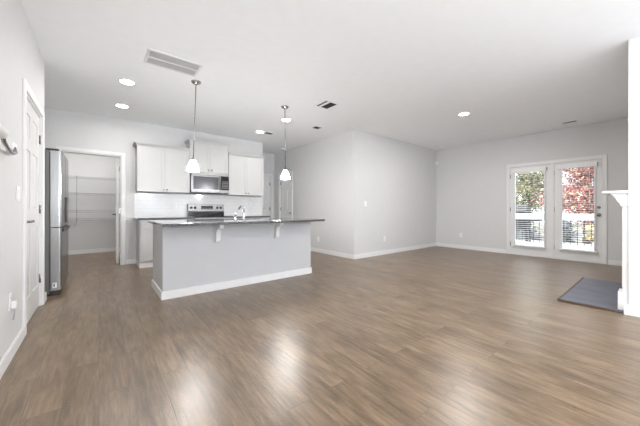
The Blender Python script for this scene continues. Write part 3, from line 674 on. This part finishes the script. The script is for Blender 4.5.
# ------------------------------------------------ FIREPLACE
fy = .21
t = thing('fireplace_mantel', 'white fireplace mantel seen from its end at the right edge', 'mantel', (4.9, fy, 0))
ml, mr = 4.15, 5.67
B('shelf', TRIM, t, (ml-.04, mr+.04, fy+.001, .395, 1.215, 1.24), bev=.004)
q = MB()
prof = [(fy+.001, 1.08), (.262, 1.08), (.268, 1.10), (.268, 1.118), (.285, 1.125), (.292, 1.14), (.296, 1.16), (.315, 1.185), (.335, 1.20), (.34, 1.215), (fy+.001, 1.215)]
q.prism(prof, 'x', ml-.01, mr+.01); q.build('crown_moulding', TRIM, t)
B('frieze', TRIM, t, (ml+.17, mr-.17, fy+.001, .24, .86, 1.08))
for a, b in ((ml, ml+.17), (mr-.17, mr)):
    pl = B('pilaster', TRIM, t, (a, b, fy+.001, .252, .21, 1.08), (a+.03, b-.03, .252, .258, .25, 1.04), bev=.003)
    B('plinth', TRIM, t, (a-.008, b+.008, fy+.001, .285, .025, .21), bev=.004)
B('tile_surround', SLATE, t, (ml+.17, mr-.17, fy+.001, .222, .025, .86)); 
B('firebox', BLACK, t, (ml+.35, mr-.35, .222, .232, .06, .70), bev=.003)
o = B('hearth', SLATE, None, (4.125, 5.70, fy+.018, .735, 0, .022), bev=.003); tag(o, 'flat blue-grey slate hearth on the floor below the mantel', 'hearth')
B('edge_trim', WOODEDGE, o, (4.105, 4.125, .30, .755, 0, .024), (4.125, 5.70, .735, .755, 0, .024), bev=.003)
o.children[0]['label'] = 'dark wooden edge strip'

# ------------------------------------------------ OUTSIDE
GRASS = mat('lawn', (.15, .13, .10), .9, vary=.4, vscale=3, bump=.5)
DECK = mat('deck_boards', (.5, .49, .48), .7, vary=.12, vscale=6, stretch=(8, .6, 1))
struct(B('ground', GRASS, None, (7.7, 40, -20, 30, -.6, -.45)), 'brownish leaf-strewn ground beyond the deck', 'ground')
q = MB(); x = 7.69
while x < 11.6: q.box(x, x+.135, -1.5, 6.5, -.06, -.02); x += .14
q.box(7.69, 11.7, -1.5, 6.5, -.20, -.062); q.box(7.75, 7.9, -1.4, -1.25, -.45, -.2); q.box(11.45, 11.6, 6.2, 6.35, -.45, -.2); q.box(11.45, 11.6, -1.4, -1.25, -.45, -.2)
struct(q.build('deck', DECK), 'pale timber deck outside the patio doors', 'deck')
t = thing('deck_railing', 'white deck railing with thin dark balusters outside the patio doors', 'railing', (9.5, 2.5, -.02))
B('top_rail', TRIM, t, (9.43, 9.57, -1.4, 6.4, .895, .93), (9.48, 9.52, -1.4, 6.4, .775, .895)); B('bottom_rail', TRIM, t, (9.475, 9.525, -1.4, 6.4, .06, .12))
for y in (-1.35, .55, 3.25, 6.35): B('post', TRIM, t, (9.45, 9.55, y-.05, y+.05, -.02, 1.0))
y = .70
bp_ = B('baluster', DARK, t, (9.492, 9.508, -.008, .008, .12, .775)); first = True
while y < 5.4:
    if abs(y-3.25) > .07:
        o = bp_ if first else bp_.copy()
        if not first: col.objects.link(o); o.parent = t
        first = False
        o.location = (0, y, 0)
    y += .13
# grill
t = thing('barbecue_grill', 'black barbecue grill on the deck beyond the railing', 'grill', (10.6, 2.95, -.02)); gx, ga, gb = 10.6, 2.64, 3.25
pf = [(gx-.24+.0, .90)] + [(gx-.24*cos(a), .90+.30*sin(a)) for a in [k*pi/10 for k in range(1, 10)]] + [(gx+.24, .90)]
MB().prism(pf, 'y', ga, gb).build('lid', DARK, t)
MB().tube([(gx-.24, ga+.1, 1.0), (gx-.30, ga+.1, 1.0), (gx-.30, gb-.1, 1.0), (gx-.24, gb-.1, 1.0)], .01, 8).build('lid_handle', STEEL, t)
MB().prism([(gx-.24, .895), (gx+.24, .895), (gx+.18, .62), (gx-.18, .62)], 'y', ga, gb).build('firebox', DARK, t)
B('side_shelf', DARK, t, (gx-.22, gx+.22, ga-.30, ga-.002, .68, .745)); B('cart_panel', DARK, t, (gx-.2, gx+.2, ga, gb, .40, .62))
for y in (ga+.02, gb-.02):
    for xx in (gx-.19, gx+.19): B('leg', DARK, t, (xx-.025, xx+.025, y-.025, y+.025, -.02, .42))
B('bottom_shelf', DARK, t, (gx-.2, gx+.2, ga, gb, .08, .11))

random.seed(4)
def tree(name, label, cat, c, rad, n, leaf, m, trunk=True, bark=None, kind=None):
    t = thing(name, label, cat, (c[0], c[1], -.45), 'garden trees and shrubs behind the deck')
    q = MB(); cl = []
    for _ in range(26):
        u = Vector((random.gauss(0, 1), random.gauss(0, 1), random.gauss(0, 1))).normalized()*random.random()**.4
        cl.append(Vector((c[0]+u.x*rad[0], c[1]+u.y*rad[1], c[2]+u.z*rad[2])))
    for _ in range(n):
        k = random.choice(cl); s = min(rad)*.42
        p = k+Vector((random.gauss(0, s*.6), random.gauss(0, s*.6), random.gauss(0, s*.5)))
        if p.z < -.4: continue
        a = Vector((random.uniform(-1, 1), random.uniform(-1, 1), random.uniform(-1, 1))).normalized(); b = a.orthogonal().normalized()
        l = leaf*random.uniform(.7, 1.3); a *= l; b *= l*.7
        q.add([p-a, p+b*.9-a*.2, p+a, p-b*.9-a*.2], [(0, 1, 2, 3)])
    q.build('foliage', m, t)
    if trunk:
        w = MB(); w.tube([(c[0], c[1], -.46), (c[0]+.05, c[1], c[2]-rad[2]*.7), (c[0]-.05, c[1]+.05, c[2]+rad[2]*.6)], [.13, .10, .03], 8)
        for k in cl[:12]: w.tube([(c[0], c[1], c[2]-rad[2]*.75+random.random()*.6), tuple(k)], [.04, .012], 5)
        w.build('trunk', BARK, t)
    else:
        w = MB()
        for k in cl[:8]: w.tube([(c[0]+(k.x-c[0])*.3, c[1]+(k.y-c[1])*.3, -.46), tuple(k)], [.03, .01], 5)
        w.build('stems', BARK, t)
BARK = mat('bark', (.12, .09, .07), .9, vary=.3, vscale=20)
RED = leafmat('red_leaves', [(.50, .10, .10), (.55, .22, .17), (.62, .40, .26), (.22, .07, .07), (.70, .62, .48), (.40, .20, .19), (.18, .12, .10)])
YEL = leafmat('yellow_green_leaves', [(.50, .50, .28), (.36, .38, .20), (.62, .60, .42), (.20, .21, .13), (.68, .62, .42), (.50, .38, .28), (.14, .13, .10)])
GRY = leafmat('dusky_leaves', [(.20, .22, .26), (.28, .28, .30), (.12, .13, .14), (.38, .36, .36), (.22, .25, .18)])
OCH = leafmat('ochre_leaves', [(.62, .52, .25), (.70, .62, .35), (.45, .42, .18), (.55, .40, .25)])
tree('maple_tree', 'red-leaved maple seen through the right patio door', 'tree', (14.5, 1.8, 2.1), (1.2, 1.05, 1.9), 19000, .045, RED)
tree('garden_tree', 'yellow-green tree seen through the left patio door', 'tree', (18.8, 4.7, 2.4), (1.5, 1.4, 2.5), 19000, .055, YEL)
tree('leafy_shrub', 'dusky shrub behind the railing, left side of the right door view', 'shrub', (12.6, 2.35, .25), (.5, .36, .65), 5000, .045, GRY, False)
tree('leafy_shrub', 'ochre shrub behind the railing, right side of the right door view', 'shrub', (12.6, 1.25, .15), (.5, .25, .55), 3500, .045, OCH, False)
tree('leafy_shrub', 'pale shrub behind the railing, seen through the left door', 'shrub', (13.0, 3.6, .15), (.5, .75, .6), 4500, .045, GRY, False)
